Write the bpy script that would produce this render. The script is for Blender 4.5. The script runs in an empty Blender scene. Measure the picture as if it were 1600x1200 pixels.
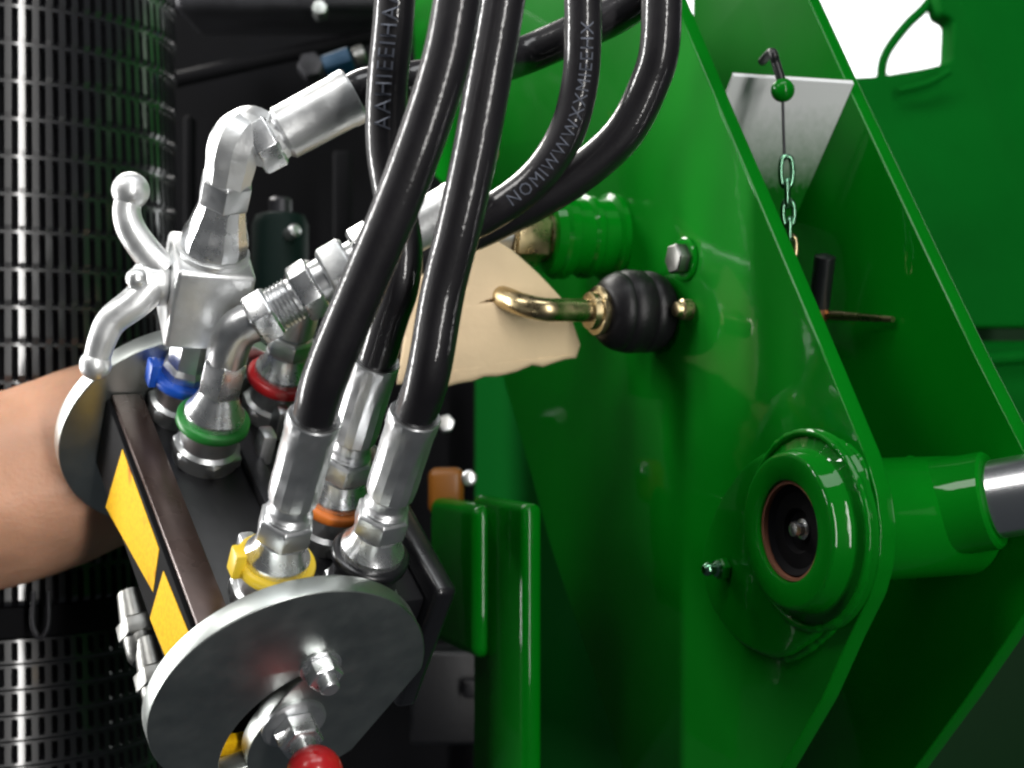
import bpy, bmesh, math, random
from mathutils import Vector, Matrix, noise
random.seed(7)
R = math.radians
scene = bpy.context.scene
COL = scene.collection

# ------------------------------------------------------------------ camera
D, S, Z0 = 0.78, 0.35e-3, 1.0            # working distance, metres per photo pixel at y=0, lens height
cam_d = bpy.data.cameras.new('camera')
cam = bpy.data.objects.new('camera', cam_d); COL.objects.link(cam)
cam.location = (0, -D, Z0); cam.rotation_euler = (R(90), 0, 0)
cam_d.sensor_width = 36.0; cam_d.lens = 36.0 * D / (1600 * S)
cam_d.clip_start = 0.02; cam_d.clip_end = 50
cam_d.dof.use_dof = True; cam_d.dof.focus_distance = 0.76; cam_d.dof.aperture_fstop = 7.0
scene.camera = cam

# ------------------------------------------------------------------ world and lamps
w = bpy.data.worlds.new('World'); scene.world = w; w.use_nodes = True
w.node_tree.nodes['Background'].inputs[0].default_value = (0.80, 0.90, 1.0, 1)
w.node_tree.nodes['Background'].inputs[1].default_value = 0.04
def area(name, loc, target, sx, sy, power, color):
    l = bpy.data.lights.new(name, 'AREA'); l.shape = 'RECTANGLE'; l.size = sx; l.size_y = sy
    l.energy = power; l.color = color
    o = bpy.data.objects.new(name, l); COL.objects.link(o); o.location = loc
    d = Vector(target) - Vector(loc)
    o.rotation_euler = d.to_track_quat('-Z', 'Y').to_euler()
    return o
area('doorway_light', (1.05, -2.2, Z0 + 0.45), (-0.05, 0.1, Z0 + 0.05), 0.20, 2.6, 50, (1.0, 0.98, 0.95))
area('hall_light_behind', (-0.75, 1.05, Z0 + 1.10), (-0.1, 0.0, Z0), 0.9, 0.5, 36, (1.0, 0.97, 0.92))
area('hall_window_left', (-1.75, 0.30, Z0 + 0.25), (-0.1, 0.0, Z0), 0.17, 1.5, 46, (1.0, 0.99, 0.97))
area('hall_light_overhead', (0.10, -0.45, Z0 + 1.3), (0.0, 0.0, Z0), 1.0, 0.5, 9, (0.97, 0.99, 1.0))
area('hall_light_side', (-0.95, -0.65, Z0 + 1.15), (0.25, 0.1, Z0 + 0.1), 0.5, 0.5, 9, (1.0, 0.98, 0.95))
scene.view_settings.view_transform = 'Standard'
scene.view_settings.look = 'None'
scene.view_settings.exposure = 0.0
scene.view_settings.gamma = 1.0
scene.render.engine = 'CYCLES'
scene.cycles.max_bounces = 6
scene.cycles.pixel_filter_type = 'BLACKMAN_HARRIS'; scene.cycles.filter_width = 2.3   # the photograph is soft at pixel level

# ------------------------------------------------------------------ helpers: places
def P(px, py, y=0.0):
    k = (D + y) / D
    return Vector(((px - 800) * S * k, y, Z0 + (600 - py) * S * k))
def hit(px, py, p0, n):                   # where the line of sight to a photo point meets a plane of the object
    c = Vector((0, -D, Z0)); d = (P(px, py, 0) - c)
    return c + d * ((p0 - c).dot(n) / d.dot(n))
def frame(origin, ex, ey, ez):
    return Matrix(((ex.x, ey.x, ez.x, origin.x), (ex.y, ey.y, ez.y, origin.y), (ex.z, ey.z, ez.z, origin.z), (0, 0, 0, 1)))
def basis(ax):
    ax = ax.normalized()
    up = Vector((0, 0, 1)) if abs(ax.z) < 0.9 else Vector((1, 0, 0))
    x = up.cross(ax).normalized()
    return x, ax.cross(x), ax

# ------------------------------------------------------------------ helpers: materials
MATS = {}
def mat(name, base, rough=0.5, metal=0.0, coat=0.0, coat_rough=0.05, bump=0.0, bump_scale=200.0, var=0.0, var_scale=30.0,
        rvar=0.0, sss=0.0, spec=0.5, stretch=None, emit=None):
    m = bpy.data.materials.new(name); m.use_nodes = True
    nt = m.node_tree; b = nt.nodes['Principled BSDF']
    b.inputs['Base Color'].default_value = (*base, 1)
    b.inputs['Roughness'].default_value = rough
    b.inputs['Metallic'].default_value = metal
    b.inputs['Coat Weight'].default_value = coat
    b.inputs['Coat Roughness'].default_value = coat_rough
    b.inputs['Specular IOR Level'].default_value = spec
    if sss:
        b.inputs['Subsurface Weight'].default_value = sss
        b.inputs['Subsurface Radius'].default_value = (0.012, 0.004, 0.002)
        b.inputs['Subsurface Scale'].default_value = 0.6
    tc = nt.nodes.new('ShaderNodeTexCoord'); vec = tc.outputs['Object']
    if stretch:
        mp = nt.nodes.new('ShaderNodeMapping'); mp.inputs['Scale'].default_value = stretch
        nt.links.new(vec, mp.inputs['Vector']); vec = mp.outputs['Vector']
    def nz(scale, detail=4):
        n = nt.nodes.new('ShaderNodeTexNoise'); n.inputs['Scale'].default_value = scale; n.inputs['Detail'].default_value = detail
        nt.links.new(vec, n.inputs['Vector']); return n.outputs['Fac']
    if var:
        n = nz(var_scale, 6)
        mx = nt.nodes.new('ShaderNodeMix'); mx.data_type = 'RGBA'; mx.blend_type = 'MULTIPLY'
        mx.inputs[0].default_value = 1.0
        mx.inputs[6].default_value = (*base, 1)
        mr = nt.nodes.new('ShaderNodeMapRange'); mr.inputs['From Min'].default_value = 0.3; mr.inputs['From Max'].default_value = 0.7
        mr.inputs['To Min'].default_value = 1 - var; mr.inputs['To Max'].default_value = 1 + var
        nt.links.new(n, mr.inputs['Value'])
        cb = nt.nodes.new('ShaderNodeCombineColor')
        for i in range(3): nt.links.new(mr.outputs[0], cb.inputs[i])
        nt.links.new(cb.outputs[0], mx.inputs[7]); nt.links.new(mx.outputs[2], b.inputs['Base Color'])
    if rvar:
        n = nz(var_scale * 1.7, 5)
        mr = nt.nodes.new('ShaderNodeMapRange'); mr.inputs['From Min'].default_value = 0.3; mr.inputs['From Max'].default_value = 0.7
        mr.inputs['To Min'].default_value = max(0.02, rough - rvar); mr.inputs['To Max'].default_value = rough + rvar
        nt.links.new(n, mr.inputs['Value']); nt.links.new(mr.outputs[0], b.inputs['Roughness'])
    if bump:
        n = nz(bump_scale, 3)
        bp = nt.nodes.new('ShaderNodeBump'); bp.inputs['Strength'].default_value = bump; bp.inputs['Distance'].default_value = 0.001
        nt.links.new(n, bp.inputs['Height']); nt.links.new(bp.outputs[0], b.inputs['Normal'])
        if coat: nt.links.new(bp.outputs[0], b.inputs['Coat Normal'])
    if emit:
        b.inputs['Emission Color'].default_value = (*emit[:3], 1); b.inputs['Emission Strength'].default_value = emit[3]
    MATS[name] = m
    return m
GREEN = (0.0006, 0.138, 0.005)
mat('green_paint', GREEN, 0.45, spec=0.02, coat=0.45, coat_rough=0.045, bump=0.10, bump_scale=60, var=0.10, var_scale=9, rvar=0.08)
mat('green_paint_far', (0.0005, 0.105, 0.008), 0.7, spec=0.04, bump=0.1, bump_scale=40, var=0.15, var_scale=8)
mat('zinc', (0.66, 0.67, 0.68), 0.34, metal=0.92, bump=0.14, bump_scale=260, var=0.10, var_scale=60, rvar=0.06)
mat('zinc_bright', (0.78, 0.79, 0.80), 0.28, metal=0.92, bump=0.10, bump_scale=300, var=0.06, var_scale=70, rvar=0.06)
mat('cast_zinc', (0.72, 0.73, 0.73), 0.40, metal=0.75, bump=0.16, bump_scale=260, var=0.10, var_scale=50, rvar=0.10)
mat('plate_steel', (0.50, 0.53, 0.51), 0.38, metal=1.0, bump=0.03, bump_scale=400, var=0.05, var_scale=40, rvar=0.05)
mat('rubber', (0.009, 0.008, 0.010), 0.50, spec=0.25, coat=0.75, coat_rough=0.065, bump=0.12, bump_scale=500, var=0.2, var_scale=40, rvar=0.08)
mat('rubber_dull', (0.008, 0.0075, 0.009), 0.42, spec=0.3, bump=0.2, bump_scale=500, var=0.2, var_scale=40)
mat('black_plastic', (0.008, 0.008, 0.010), 0.30, coat=0.3, coat_rough=0.15, bump=0.08, bump_scale=300, rvar=0.06)
mat('sleeve_plastic', (0.009, 0.009, 0.011), 0.34, spec=0.45, coat=0.9, coat_rough=0.10)
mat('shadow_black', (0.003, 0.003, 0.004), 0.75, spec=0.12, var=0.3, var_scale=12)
mat('black_paint', (0.006, 0.006, 0.0075), 0.42, bump=0.1, bump_scale=200, var=0.2, var_scale=30)
mat('dark_bronze', (0.055, 0.035, 0.030), 0.30, metal=0.5, bump=0.08, bump_scale=250, var=0.25, var_scale=25, rvar=0.08)
mat('dark_steel', (0.035, 0.035, 0.04), 0.42, metal=0.5, bump=0.2, bump_scale=250, var=0.25, var_scale=40)
mat('yellow_film', (0.80, 0.45, 0.006), 0.65, spec=0.15, bump=0.25, bump_scale=700, var=0.10, var_scale=90)
mat('print_grey', (0.085, 0.095, 0.125), 0.6)
mat('dark_teal', (0.003, 0.011, 0.009), 0.6, spec=0.12)
mat('blue_plastic', (0.010, 0.085, 0.50), 0.35)
mat('green_plastic', (0.020, 0.22, 0.035), 0.38)
mat('red_plastic', (0.48, 0.012, 0.016), 0.28, coat=0.4)
mat('yellow_plastic', (0.80, 0.56, 0.03), 0.38)
mat('orange_plastic', (0.62, 0.16, 0.02), 0.42)
mat('brass', (0.50, 0.40, 0.23), 0.30, metal=1.0, bump=0.1, bump_scale=300, var=0.25, var_scale=70, rvar=0.1)
mat('copper_dull', (0.30, 0.12, 0.07), 0.6, metal=0.3)
mat('green_zinc', (0.16, 0.34, 0.22), 0.22, metal=1.0)
mat('dark_zinc', (0.22, 0.22, 0.21), 0.36, metal=1.0, bump=0.15, bump_scale=260, var=0.2, var_scale=60)
mat('shaded_green', (0.0005, 0.060, 0.006), 0.5, spec=0.04, coat=0.15, coat_rough=0.1)  # mast green darkened in its base colour to stand for shade
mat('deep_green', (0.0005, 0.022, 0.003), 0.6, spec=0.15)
mat('copper', (0.45, 0.20, 0.11), 0.4, metal=1.0)
mat('chrome', (0.90, 0.90, 0.92), 0.26, metal=1.0)
mat('skin', (0.62, 0.335, 0.215), 0.48, sss=0.30, bump=0.45, bump_scale=330, var=0.13, var_scale=22, rvar=0.08)
mat('cardboard', (0.78, 0.60, 0.38), 0.75, bump=0.3, bump_scale=180, var=0.07, var_scale=25)
mat('cardboard_core', (0.42, 0.30, 0.17), 0.9)
mat('blue_fitting', (0.004, 0.035, 0.075), 0.4, metal=0.4)
mat('amber', (0.24, 0.085, 0.010), 0.4)
mat('sky_white', (0, 0, 0), 1.0, emit=(0.97, 1.0, 0.99, 2.6))
def smears(m, lo, hi, scale):
    nt = m.node_tree; b = nt.nodes['Principled BSDF']
    tc = nt.nodes.new('ShaderNodeTexCoord'); mp = nt.nodes.new('ShaderNodeMapping'); mp.inputs['Scale'].default_value = (1, 1, 0.35)
    n = nt.nodes.new('ShaderNodeTexNoise'); n.inputs['Scale'].default_value = scale; n.inputs['Detail'].default_value = 8; n.inputs['Roughness'].default_value = 0.65
    nt.links.new(tc.outputs['Object'], mp.inputs['Vector']); nt.links.new(mp.outputs[0], n.inputs['Vector'])
    mr = nt.nodes.new('ShaderNodeMapRange'); mr.inputs['From Min'].default_value = 0.40; mr.inputs['From Max'].default_value = 0.70
    mr.inputs['To Min'].default_value = lo; mr.inputs['To Max'].default_value = hi
    nt.links.new(n.outputs['Fac'], mr.inputs['Value']); nt.links.new(mr.outputs[0], b.inputs['Coat Roughness'])
smears(MATS['green_paint'], 0.02, 0.08, 14)
smears(MATS['rubber'], 0.05, 0.16, 40)
def weave(m):
    nt = m.node_tree; b = nt.nodes['Principled BSDF']
    tc = nt.nodes.new('ShaderNodeTexCoord'); wv = nt.nodes.new('ShaderNodeTexVoronoi'); wv.inputs['Scale'].default_value = 420
    n = nt.nodes.new('ShaderNodeTexNoise'); n.inputs['Scale'].default_value = 45; n.inputs['Detail'].default_value = 5
    nt.links.new(tc.outputs['Object'], wv.inputs['Vector']); nt.links.new(tc.outputs['Object'], n.inputs['Vector'])
    rp = nt.nodes.new('ShaderNodeValToRGB'); e = rp.color_ramp.elements
    e[0].position = 0.2; e[0].color = (0.95, 0.56, 0.006, 1); e[1].position = 0.85; e[1].color = (0.84, 0.45, 0.004, 1)
    nt.links.new(wv.outputs['Distance'], rp.inputs[0])
    r2 = nt.nodes.new('ShaderNodeValToRGB'); e = r2.color_ramp.elements
    e[0].position = 0.60; e[0].color = (0, 0, 0, 1); e[1].position = 0.72; e[1].color = (1, 1, 1, 1)
    nt.links.new(n.outputs['Fac'], r2.inputs[0])
    mx = nt.nodes.new('ShaderNodeMix'); mx.data_type = 'RGBA'; mx.inputs[7].default_value = (0.55, 0.16, 0.01, 1)
    nt.links.new(r2.outputs[0], mx.inputs[0]); nt.links.new(rp.outputs[0], mx.inputs[6]); nt.links.new(mx.outputs[2], b.inputs['Base Color'])
weave(MATS['yellow_film'])
# pale sheet whose base colour runs to green towards its lower edge
def patch_material():
    m = mat('pale_green_blend', (0.72, 0.73, 0.72), 0.42, metal=0.15)
    nt = m.node_tree; b = nt.nodes['Principled BSDF']
    tc = nt.nodes.new('ShaderNodeTexCoord')
    sp = nt.nodes.new('ShaderNodeSeparateXYZ'); nt.links.new(tc.outputs['Generated'], sp.inputs[0])
    mp = nt.nodes.new('ShaderNodeMapping'); mp.inputs['Scale'].default_value = (300, 300, 14)
    nt.links.new(tc.outputs['Object'], mp.inputs['Vector'])
    n = nt.nodes.new('ShaderNodeTexNoise'); n.inputs['Scale'].default_value = 1.0; n.inputs['Detail'].default_value = 4
    nt.links.new(mp.outputs[0], n.inputs['Vector'])
    ma = nt.nodes.new('ShaderNodeMath'); ma.operation = 'MULTIPLY_ADD'; ma.inputs[1].default_value = 0.16
    nt.links.new(n.outputs['Fac'], ma.inputs[0]); nt.links.new(sp.outputs['Z'], ma.inputs[2])
    rp = nt.nodes.new('ShaderNodeValToRGB')
    rp.color_ramp.elements[0].position = 0.30; rp.color_ramp.elements[0].color = (*GREEN, 1)
    rp.color_ramp.elements[1].position = 0.86; rp.color_ramp.elements[1].color = (0.84, 0.85, 0.86, 1)
    nt.links.new(ma.outputs[0], rp.inputs[0]); nt.links.new(rp.outputs[0], b.inputs['Base Color'])
patch_material()

# ------------------------------------------------------------------ helpers: meshes
def finish(me, smooth=35):
    if smooth:
        for p in me.polygons: p.use_smooth = True
        me.set_sharp_from_angle(angle=R(smooth))
    return me
def from_bm(bm, smooth=35):
    bmesh.ops.recalc_face_normals(bm, faces=bm.faces)
    me = bpy.data.meshes.new('mesh'); bm.to_mesh(me); bm.free()
    return finish(me, smooth)
def obj(name, me, material, parent=None, keep=False):
    o = bpy.data.objects.new(name, me); COL.objects.link(o); me.name = name
    if material and not me.materials: me.materials.append(MATS[material])
    if parent is not None:
        o.parent = parent
        if not keep:
            g = parent; off = Vector((0, 0, 0))
            while g is not None: off += g.location; g = g.parent
            me.transform(Matrix.Translation(-off))
    return o
def thing(name, label, cat, loc, group=None):
    o = bpy.data.objects.new(name, None); COL.objects.link(o); o.location = loc
    o.empty_display_size = 0.02
    o['label'] = label; o['category'] = cat
    if group: o['group'] = group
    return o
def tag(o, label, cat, group=None):
    o['label'] = label; o['category'] = cat
    if group: o['group'] = group
    return o
def lathe(prof, p0, ax, segs=40, smooth=35, rot=0.0, wob=0.0):
    """prof: (distance along the axis, radius) from one end to the other"""
    x, y, a = basis(ax)
    bm = bmesh.new(); rings = []
    for t, r in prof:
        if r < 1e-6:
            rings.append([bm.verts.new(p0 + a * t)]); continue
        ring = []
        for i in range(segs):
            th = rot + 2 * math.pi * i / segs
            rr = r * (1 + wob * noise.noise(Vector((math.cos(th) * 3, math.sin(th) * 3, t * 90))))
            ring.append(bm.verts.new(p0 + a * t + x * (rr * math.cos(th)) + y * (rr * math.sin(th))))
        rings.append(ring)
    for A, B in zip(rings, rings[1:]):
        n = max(len(A), len(B))
        for i in range(n):
            j = (i + 1) % n
            if len(A) == 1 and len(B) == 1: continue
            if len(A) == 1: bm.faces.new((A[0], B[i], B[j]))
            elif len(B) == 1: bm.faces.new((A[i], B[0], A[j]))
            else: bm.faces.new((A[i], B[i], B[j], A[j]))
    if len(rings[0]) > 1: bm.faces.new(rings[0])
    if len(rings[-1]) > 1: bm.faces.new(rings[-1][::-1])
    return from_bm(bm, smooth)
def hexnut(p0, ax, t0, t1, r, rot=0.2):
    c = r * 0.10
    # chamfered hexagon: a hexagonal ring with smaller round-ish ends
    x, y, a = basis(ax); bm = bmesh.new(); rings = []
    for t, f in ((t0, 0.90), (t0 + c, 1.0), (t1 - c, 1.0), (t1, 0.90)):
        rings.append([bm.verts.new(p0 + a * t + x * (r * f * math.cos(rot + k * math.pi / 3)) + y * (r * f * math.sin(rot + k * math.pi / 3))) for k in range(6)])
    for A, B in zip(rings, rings[1:]):
        for i in range(6):
            j = (i + 1) % 6; bm.faces.new((A[i], B[i], B[j], A[j]))
    bm.faces.new(rings[0]); bm.faces.new(rings[-1][::-1])
    bmesh.ops.bevel(bm, geom=list(bm.edges), offset=r * 0.026, segments=2, profile=0.5, affect='EDGES')
    return from_bm(bm, 40)
def spline(pts, n=12):
    pts = [Vector(p) for p in pts]; out = []
    for i in range(len(pts) - 1):
        p0 = pts[max(i - 1, 0)]; p1 = pts[i]; p2 = pts[i + 1]; p3 = pts[min(i + 2, len(pts) - 1)]
        if i == 0: p0 = p1 * 2 - p2
        if i + 2 >= len(pts): p3 = p2 * 2 - p1
        for k in range(n):
            t = k / n
            out.append(0.5 * ((2 * p1) + (p2 - p0) * t + (2 * p0 - 5 * p1 + 4 * p2 - p3) * t * t + (3 * p1 - p0 - 3 * p2 + p3) * t ** 3))
    out.append(pts[-1]); return out
def frames(path):
    fr = []; t0 = (path[1] - path[0]).normalized()
    x = basis(t0)[0]
    for i, p in enumerate(path):
        t = (path[min(i + 1, len(path) - 1)] - path[max(i - 1, 0)]).normalized()
        x = (x - t * x.dot(t)).normalized()
        fr.append((p, x, t.cross(x), t))
    return fr
def tube(path, rad, segs=24, smooth=60, round_ends=False, closed=False, squash=None):
    bm = bmesh.new(); rings = []
    fr = frames(path); n = len(path)
    for i, (p, x, y, t) in enumerate(fr):
        r = rad(i / (n - 1)) if callable(rad) else rad
        rings.append([bm.verts.new(p + x * (r * math.cos(2 * math.pi * k / segs)) + y * (r * math.sin(2 * math.pi * k / segs))) for k in range(segs)])
    for A, B in zip(rings, rings[1:]):
        for i in range(segs):
            j = (i + 1) % segs; bm.faces.new((A[i], B[i], B[j], A[j]))
    if closed:
        A, B = rings[-1], rings[0]
        for i in range(segs):
            j = (i + 1) % segs; bm.faces.new((A[i], B[i], B[j], A[j]))
    else:
        bm.faces.new(rings[0]); bm.faces.new(rings[-1][::-1])
    return from_bm(bm, smooth)
def rounded(r, n0=0.12):
    return lambda u: r * math.sqrt(max(0.02, 1 - (max(0, n0 - u) / n0) ** 2)) * math.sqrt(max(0.02, 1 - (max(0, u - (1 - n0)) / n0) ** 2))
def box(M, size, bev=0.002, seg=2):
    bm = bmesh.new(); bmesh.ops.create_cube(bm, size=1.0)
    bmesh.ops.scale(bm, vec=Vector(size), verts=bm.verts)
    if bev: bmesh.ops.bevel(bm, geom=list(bm.edges), offset=bev, segments=seg, profile=0.5, affect='EDGES')
    bm.transform(M)
    return from_bm(bm, 40)
def wbox(x0, x1, y0, y1, z0, z1, bev=0.003, seg=3):
    return box(Matrix.Translation(((x0 + x1) / 2, (y0 + y1) / 2, (z0 + z1) / 2)), (x1 - x0, y1 - y0, z1 - z0), bev, seg)
def sheet(outlines, M, thick, bev=0.0006, z_top=0.0):
    """closed 2-D outlines (the first solid, others holes) in the plane M, thickness going down -z"""
    cu = bpy.data.curves.new('c', 'CURVE'); cu.dimensions = '2D'; cu.fill_mode = 'BOTH'
    cu.extrude = max(thick / 2 - bev, 1e-5); cu.bevel_depth = bev; cu.bevel_resolution = 2; cu.offset = -bev
    for o in outlines:
        sp = cu.splines.new('POLY'); sp.points.add(len(o) - 1); sp.use_cyclic_u = True
        for pt, q in zip(sp.points, o): pt.co = (q[0], q[1], 0, 1)
    ob = bpy.data.objects.new('c', cu); COL.objects.link(ob)
    dg = bpy.context.evaluated_depsgraph_get(); dg.update()
    me = bpy.data.meshes.new_from_object(ob.evaluated_get(dg))
    bpy.data.objects.remove(ob); bpy.data.curves.remove(cu)
    me.materials.clear()
    me.transform(Matrix.Translation((0, 0, z_top - thick / 2))); me.transform(M)
    bm = bmesh.new(); bm.from_mesh(me); bmesh.ops.remove_doubles(bm, verts=bm.verts, dist=1e-6)
    bpy.data.meshes.remove(me)
    return from_bm(bm, 35)
def circ(cx, cy, r, n=64, a0=0.0, a1=360.0):
    full = abs(a1 - a0) >= 360
    m = n if full else n + 1
    return [(cx + r * math.cos(R(a0 + (a1 - a0) * i / n)), cy + r * math.sin(R(a0 + (a1 - a0) * i / n))) for i in range(m)]
def soften(pts, rad, n=5):
    """round the corners of a 2-D polygon"""
    out = []; N = len(pts)
    for i in range(N):
        a, b, c = Vector(pts[i - 1]), Vector(pts[i]), Vector(pts[(i + 1) % N])
        d1, d2 = (a - b), (c - b)
        q = min(rad, d1.length * 0.45, d2.length * 0.45)
        s, e = b + d1.normalized() * q, b + d2.normalized() * q
        for k in range(n + 1):
            t = k / n
            out.append(tuple(s * (1 - t) ** 2 + b * 2 * t * (1 - t) + e * t * t))
    return out
def px_sheet(name, pxs, p0, ex, ey, ez, thick, material, parent, rad=0.0, holes=(), bev=0.0008):
    """a flat plate standing in the plane (p0; ex, ey), its corners read off along lines of sight"""
    def loc(q):
        v = hit(q[0], q[1], p0, ez) - p0
        return (v.dot(ex), v.dot(ey))
    o = [loc(q) for q in pxs]
    if rad: o = soften(o, rad)
    return obj(name, sheet([o] + list(holes), frame(p0, ex, ey, ez), thick, bev), material, parent)
def bead(path, r, seed=0):
    """a weld bead: a lumpy tube"""
    n = len(path)
    return tube(path, lambda u: r * (0.85 + 0.28 * abs(math.sin(u * n * 0.9 + seed))), 10, 70)

# ================================================================== THE GREEN MAST
AL = R(66)
mn = Vector((-math.sin(AL), -math.cos(AL), 0))          # the plates face left and towards the lens
me_ = Vector((math.cos(AL), -math.sin(AL), 0))          # along the plate
mz = Vector((0, 0, 1))
B = P(1228, 830, 0.0)
GAP, PT = 0.098, 0.0105
mast = thing('loader_mast', 'glossy green steel mast of two parallel plates with a bored pin boss', 'loader mast', (B.x, B.y, B.z - 0.3))
fp = [(1019, -80), (1053, 0), (1128, 180), (1204, 358), (1280, 538), (1352, 712), (1368, 770), (1375, 830), (1372, 885), (1360, 930), (1328, 995),
      (1285, 1092), (1222, 1200), (1165, 1300), (1005, 1300), (975, 1210), (930, 1060), (862, 860), (815, 690), (788, 600), (760, 470), (735, 330), (655, 250), (640, -80)]
px_sheet('front_plate', fp, B, me_, mz, mn, PT, 'green_paint', mast, 0.004, bev=0.0012)
B2 = B - mn * GAP
rp = [(1226, -80), (1263, 0), (1326, 138), (1391, 276), (1456, 414), (1526, 560), (1592, 690), (1650, 800), (1648, 880), (1600, 962), (1512, 1090), (1424, 1210), (1370, 1300),
      (1090, 1300), (1085, 800), (1080, 100), (1085, -80)]
px_sheet('rear_plate', rp, B2, me_, mz, mn, PT, 'green_paint', mast, 0.004, bev=0.0012)
# cross sheet between the plates
TL = hit(1146, 119, B - mn * 0.030, mn); TR = hit(1334, 131, B2, mn); BR = hit(1240, 345, B2, mn)
BL = TL + (BR - TR)
bm = bmesh.new(); nrm = (TR - TL).cross(BL - TL).normalized()
if nrm.y > 0: nrm = -nrm
vs = [bm.verts.new(p - nrm * o) for o in (0, 0.005) for p in (TL, TR, BR, BL)]
for f in ((0, 1, 2, 3), (7, 6, 5, 4), (0, 4, 5, 1), (1, 5, 6, 2), (2, 6, 7, 3), (3, 7, 4, 0)): bm.faces.new([vs[i] for i in f])
obj('cross_sheet', from_bm(bm, 0), 'pale_green_blend', mast)['label'] = 'pale sheet fading to green lower down between the plates'
# boss
BC = hit(1228, 830, B + mn * 0.022, mn) - mn * 0.022
def pad_loc(q):
    v = hit(q[0], q[1], B + mn * 0.008, mn) - B; return (v.dot(me_), v.dot(mz))
pad = soften([pad_loc(q) for q in ((1094, 892), (1102, 838), (1124, 780), (1165, 722), (1225, 694), (1292, 690), (1330, 722), (1341, 820), (1322, 925), (1276, 992), (1214, 1034), (1152, 1006), (1112, 952))], 0.014)
obj('boss_pad', sheet([pad], frame(B, me_, mz, mn), 0.0088, 0.0024, 0.0085), 'green_paint', mast)
boss = obj('boss', lathe([(0.004, 0.0530), (0.0086, 0.0505), (0.0100, 0.0460), (0.0112, 0.0434), (0.0135, 0.0422), (0.0200, 0.0412), (0.0212, 0.0407), (0.0219, 0.0396), (0.0220, 0.0386), (0.0220, 0.0280), (0.0212, 0.0266), (0.003, 0.0262)], BC, mn, 72, 30), 'green_paint', mast)
obj('bushing', lathe([(0.004, 0.0261), (0.0195, 0.0261), (0.0195, 0.0245), (0.010, 0.0242)], BC, mn, 56, 30), 'copper_dull', boss)
obj('pin_end', lathe([(0.001, 0.0243), (0.0165, 0.0243), (0.0175, 0.0232), (0.0150, 0.0200), (0.0150, 0.0120), (0.0120, 0.0105), (0.0120, 0)], BC, mn, 48, 30), 'shadow_black', boss)
obj('grease_nipple', lathe([(0.0105, 0.0055), (0.014, 0.0055), (0.0145, 0.0036), (0.0165, 0.0030), (0.0178, 0.0042), (0.0198, 0.0036), (0.0205, 0)], BC + mz * 0.001 + me_ * 0.003, mn, 18, 40), 'chrome', boss)
pth = [BC + mn * 0.0088 + me_ * (0.0512 * math.cos(t)) + mz * (0.0512 * math.sin(t)) for t in [2 * math.pi * i / 110 for i in range(110)]]
obj('weld_bead', tube(pth, lambda u: 0.0026 * (0.85 + 0.35 * noise.noise(Vector((u * 60, 3, 1)))), 10, 80, closed=True), 'green_paint', mast)
pth = [B + me_ * x + mz * y for x, y in pad]
pth = [p for a_, b_ in zip(pth, pth[1:] + pth[:1]) for p in (a_, a_.lerp(b_, 0.33), a_.lerp(b_, 0.66))]
obj('weld_bead', tube(pth, lambda u: 0.0036 * (0.8 + 0.45 * noise.noise(Vector((u * 70, 9, 1)))), 10, 80, closed=True), 'green_paint', mast)
gp = hit(1134, 888, B + mn * 0.009, mn)
gf = obj('grease_fitting', hexnut(gp, mn, 0.0, 0.005, 0.0066, 0.2), 'green_paint', mast)
obj('nipple', lathe([(0.0048, 0.0048), (0.0070, 0.0046), (0.0080, 0.0032), (0.0105, 0.0030), (0.0115, 0.0040), (0.0135, 0.0038), (0.0150, 0.0024), (0.0152, 0)], gp, mn, 20, 40), 'green_zinc', gf)
# bolt on the front plate
pb = hit(1072, 405, B, mn)
bolt = obj('bolt', hexnut(pb, mn, 0.0, 0.010, 0.0098, 0.1), 'dark_zinc', mast)
obj('washer', lathe([(0, 0.0135), (0.002, 0.0135), (0.0028, 0.0125), (0.0028, 0.005)], pb, mn, 32, 30), 'green_paint', bolt)
# pipe stub with its two ribs
ps = hit(955, 372, B, mn)
stub = obj('pipe_stub', lathe([(0, 0.030), (0.004, 0.0300), (0.006, 0.026), (0.016, 0.0255), (0.018, 0.028), (0.022, 0.028), (0.024, 0.0255), (0.034, 0.0255), (0.036, 0.029), (0.042, 0.029), (0.044, 0.026), (0.050, 0.025), (0.050, 0.018), (0.03, 0.018)], ps, mn, 48, 35), 'green_paint', mast)
# flange plate behind the left edge, its shade put into a darker green
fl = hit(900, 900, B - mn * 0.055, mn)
px_sheet('flange_plate', [(742, 560), (1040, 560), (1040, 1300), (742, 1300)], fl, me_, mz, mn, 0.012, 'shaded_green', mast, 0.003)

# brass fitting on the pipe stub
bf = thing('brass_fitting', 'brass hex union screwed onto the green pipe stub behind the cardboard', 'pipe fitting', ps + mn * 0.05)
obj('hex_nut', hexnut(ps, mn, 0.052, 0.078, 0.0215, 0.3), 'brass', bf)
obj('collar', lathe([(0.036, 0.0165), (0.051, 0.0175), (0.0515, 0.0175)], ps, mn, 32), 'brass', bf)
obj('tail', lathe([(0.0785, 0.0145), (0.094, 0.0135), (0.102, 0.011), (0.150, 0.011)], ps, mn, 32), 'zinc', bf)

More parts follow.
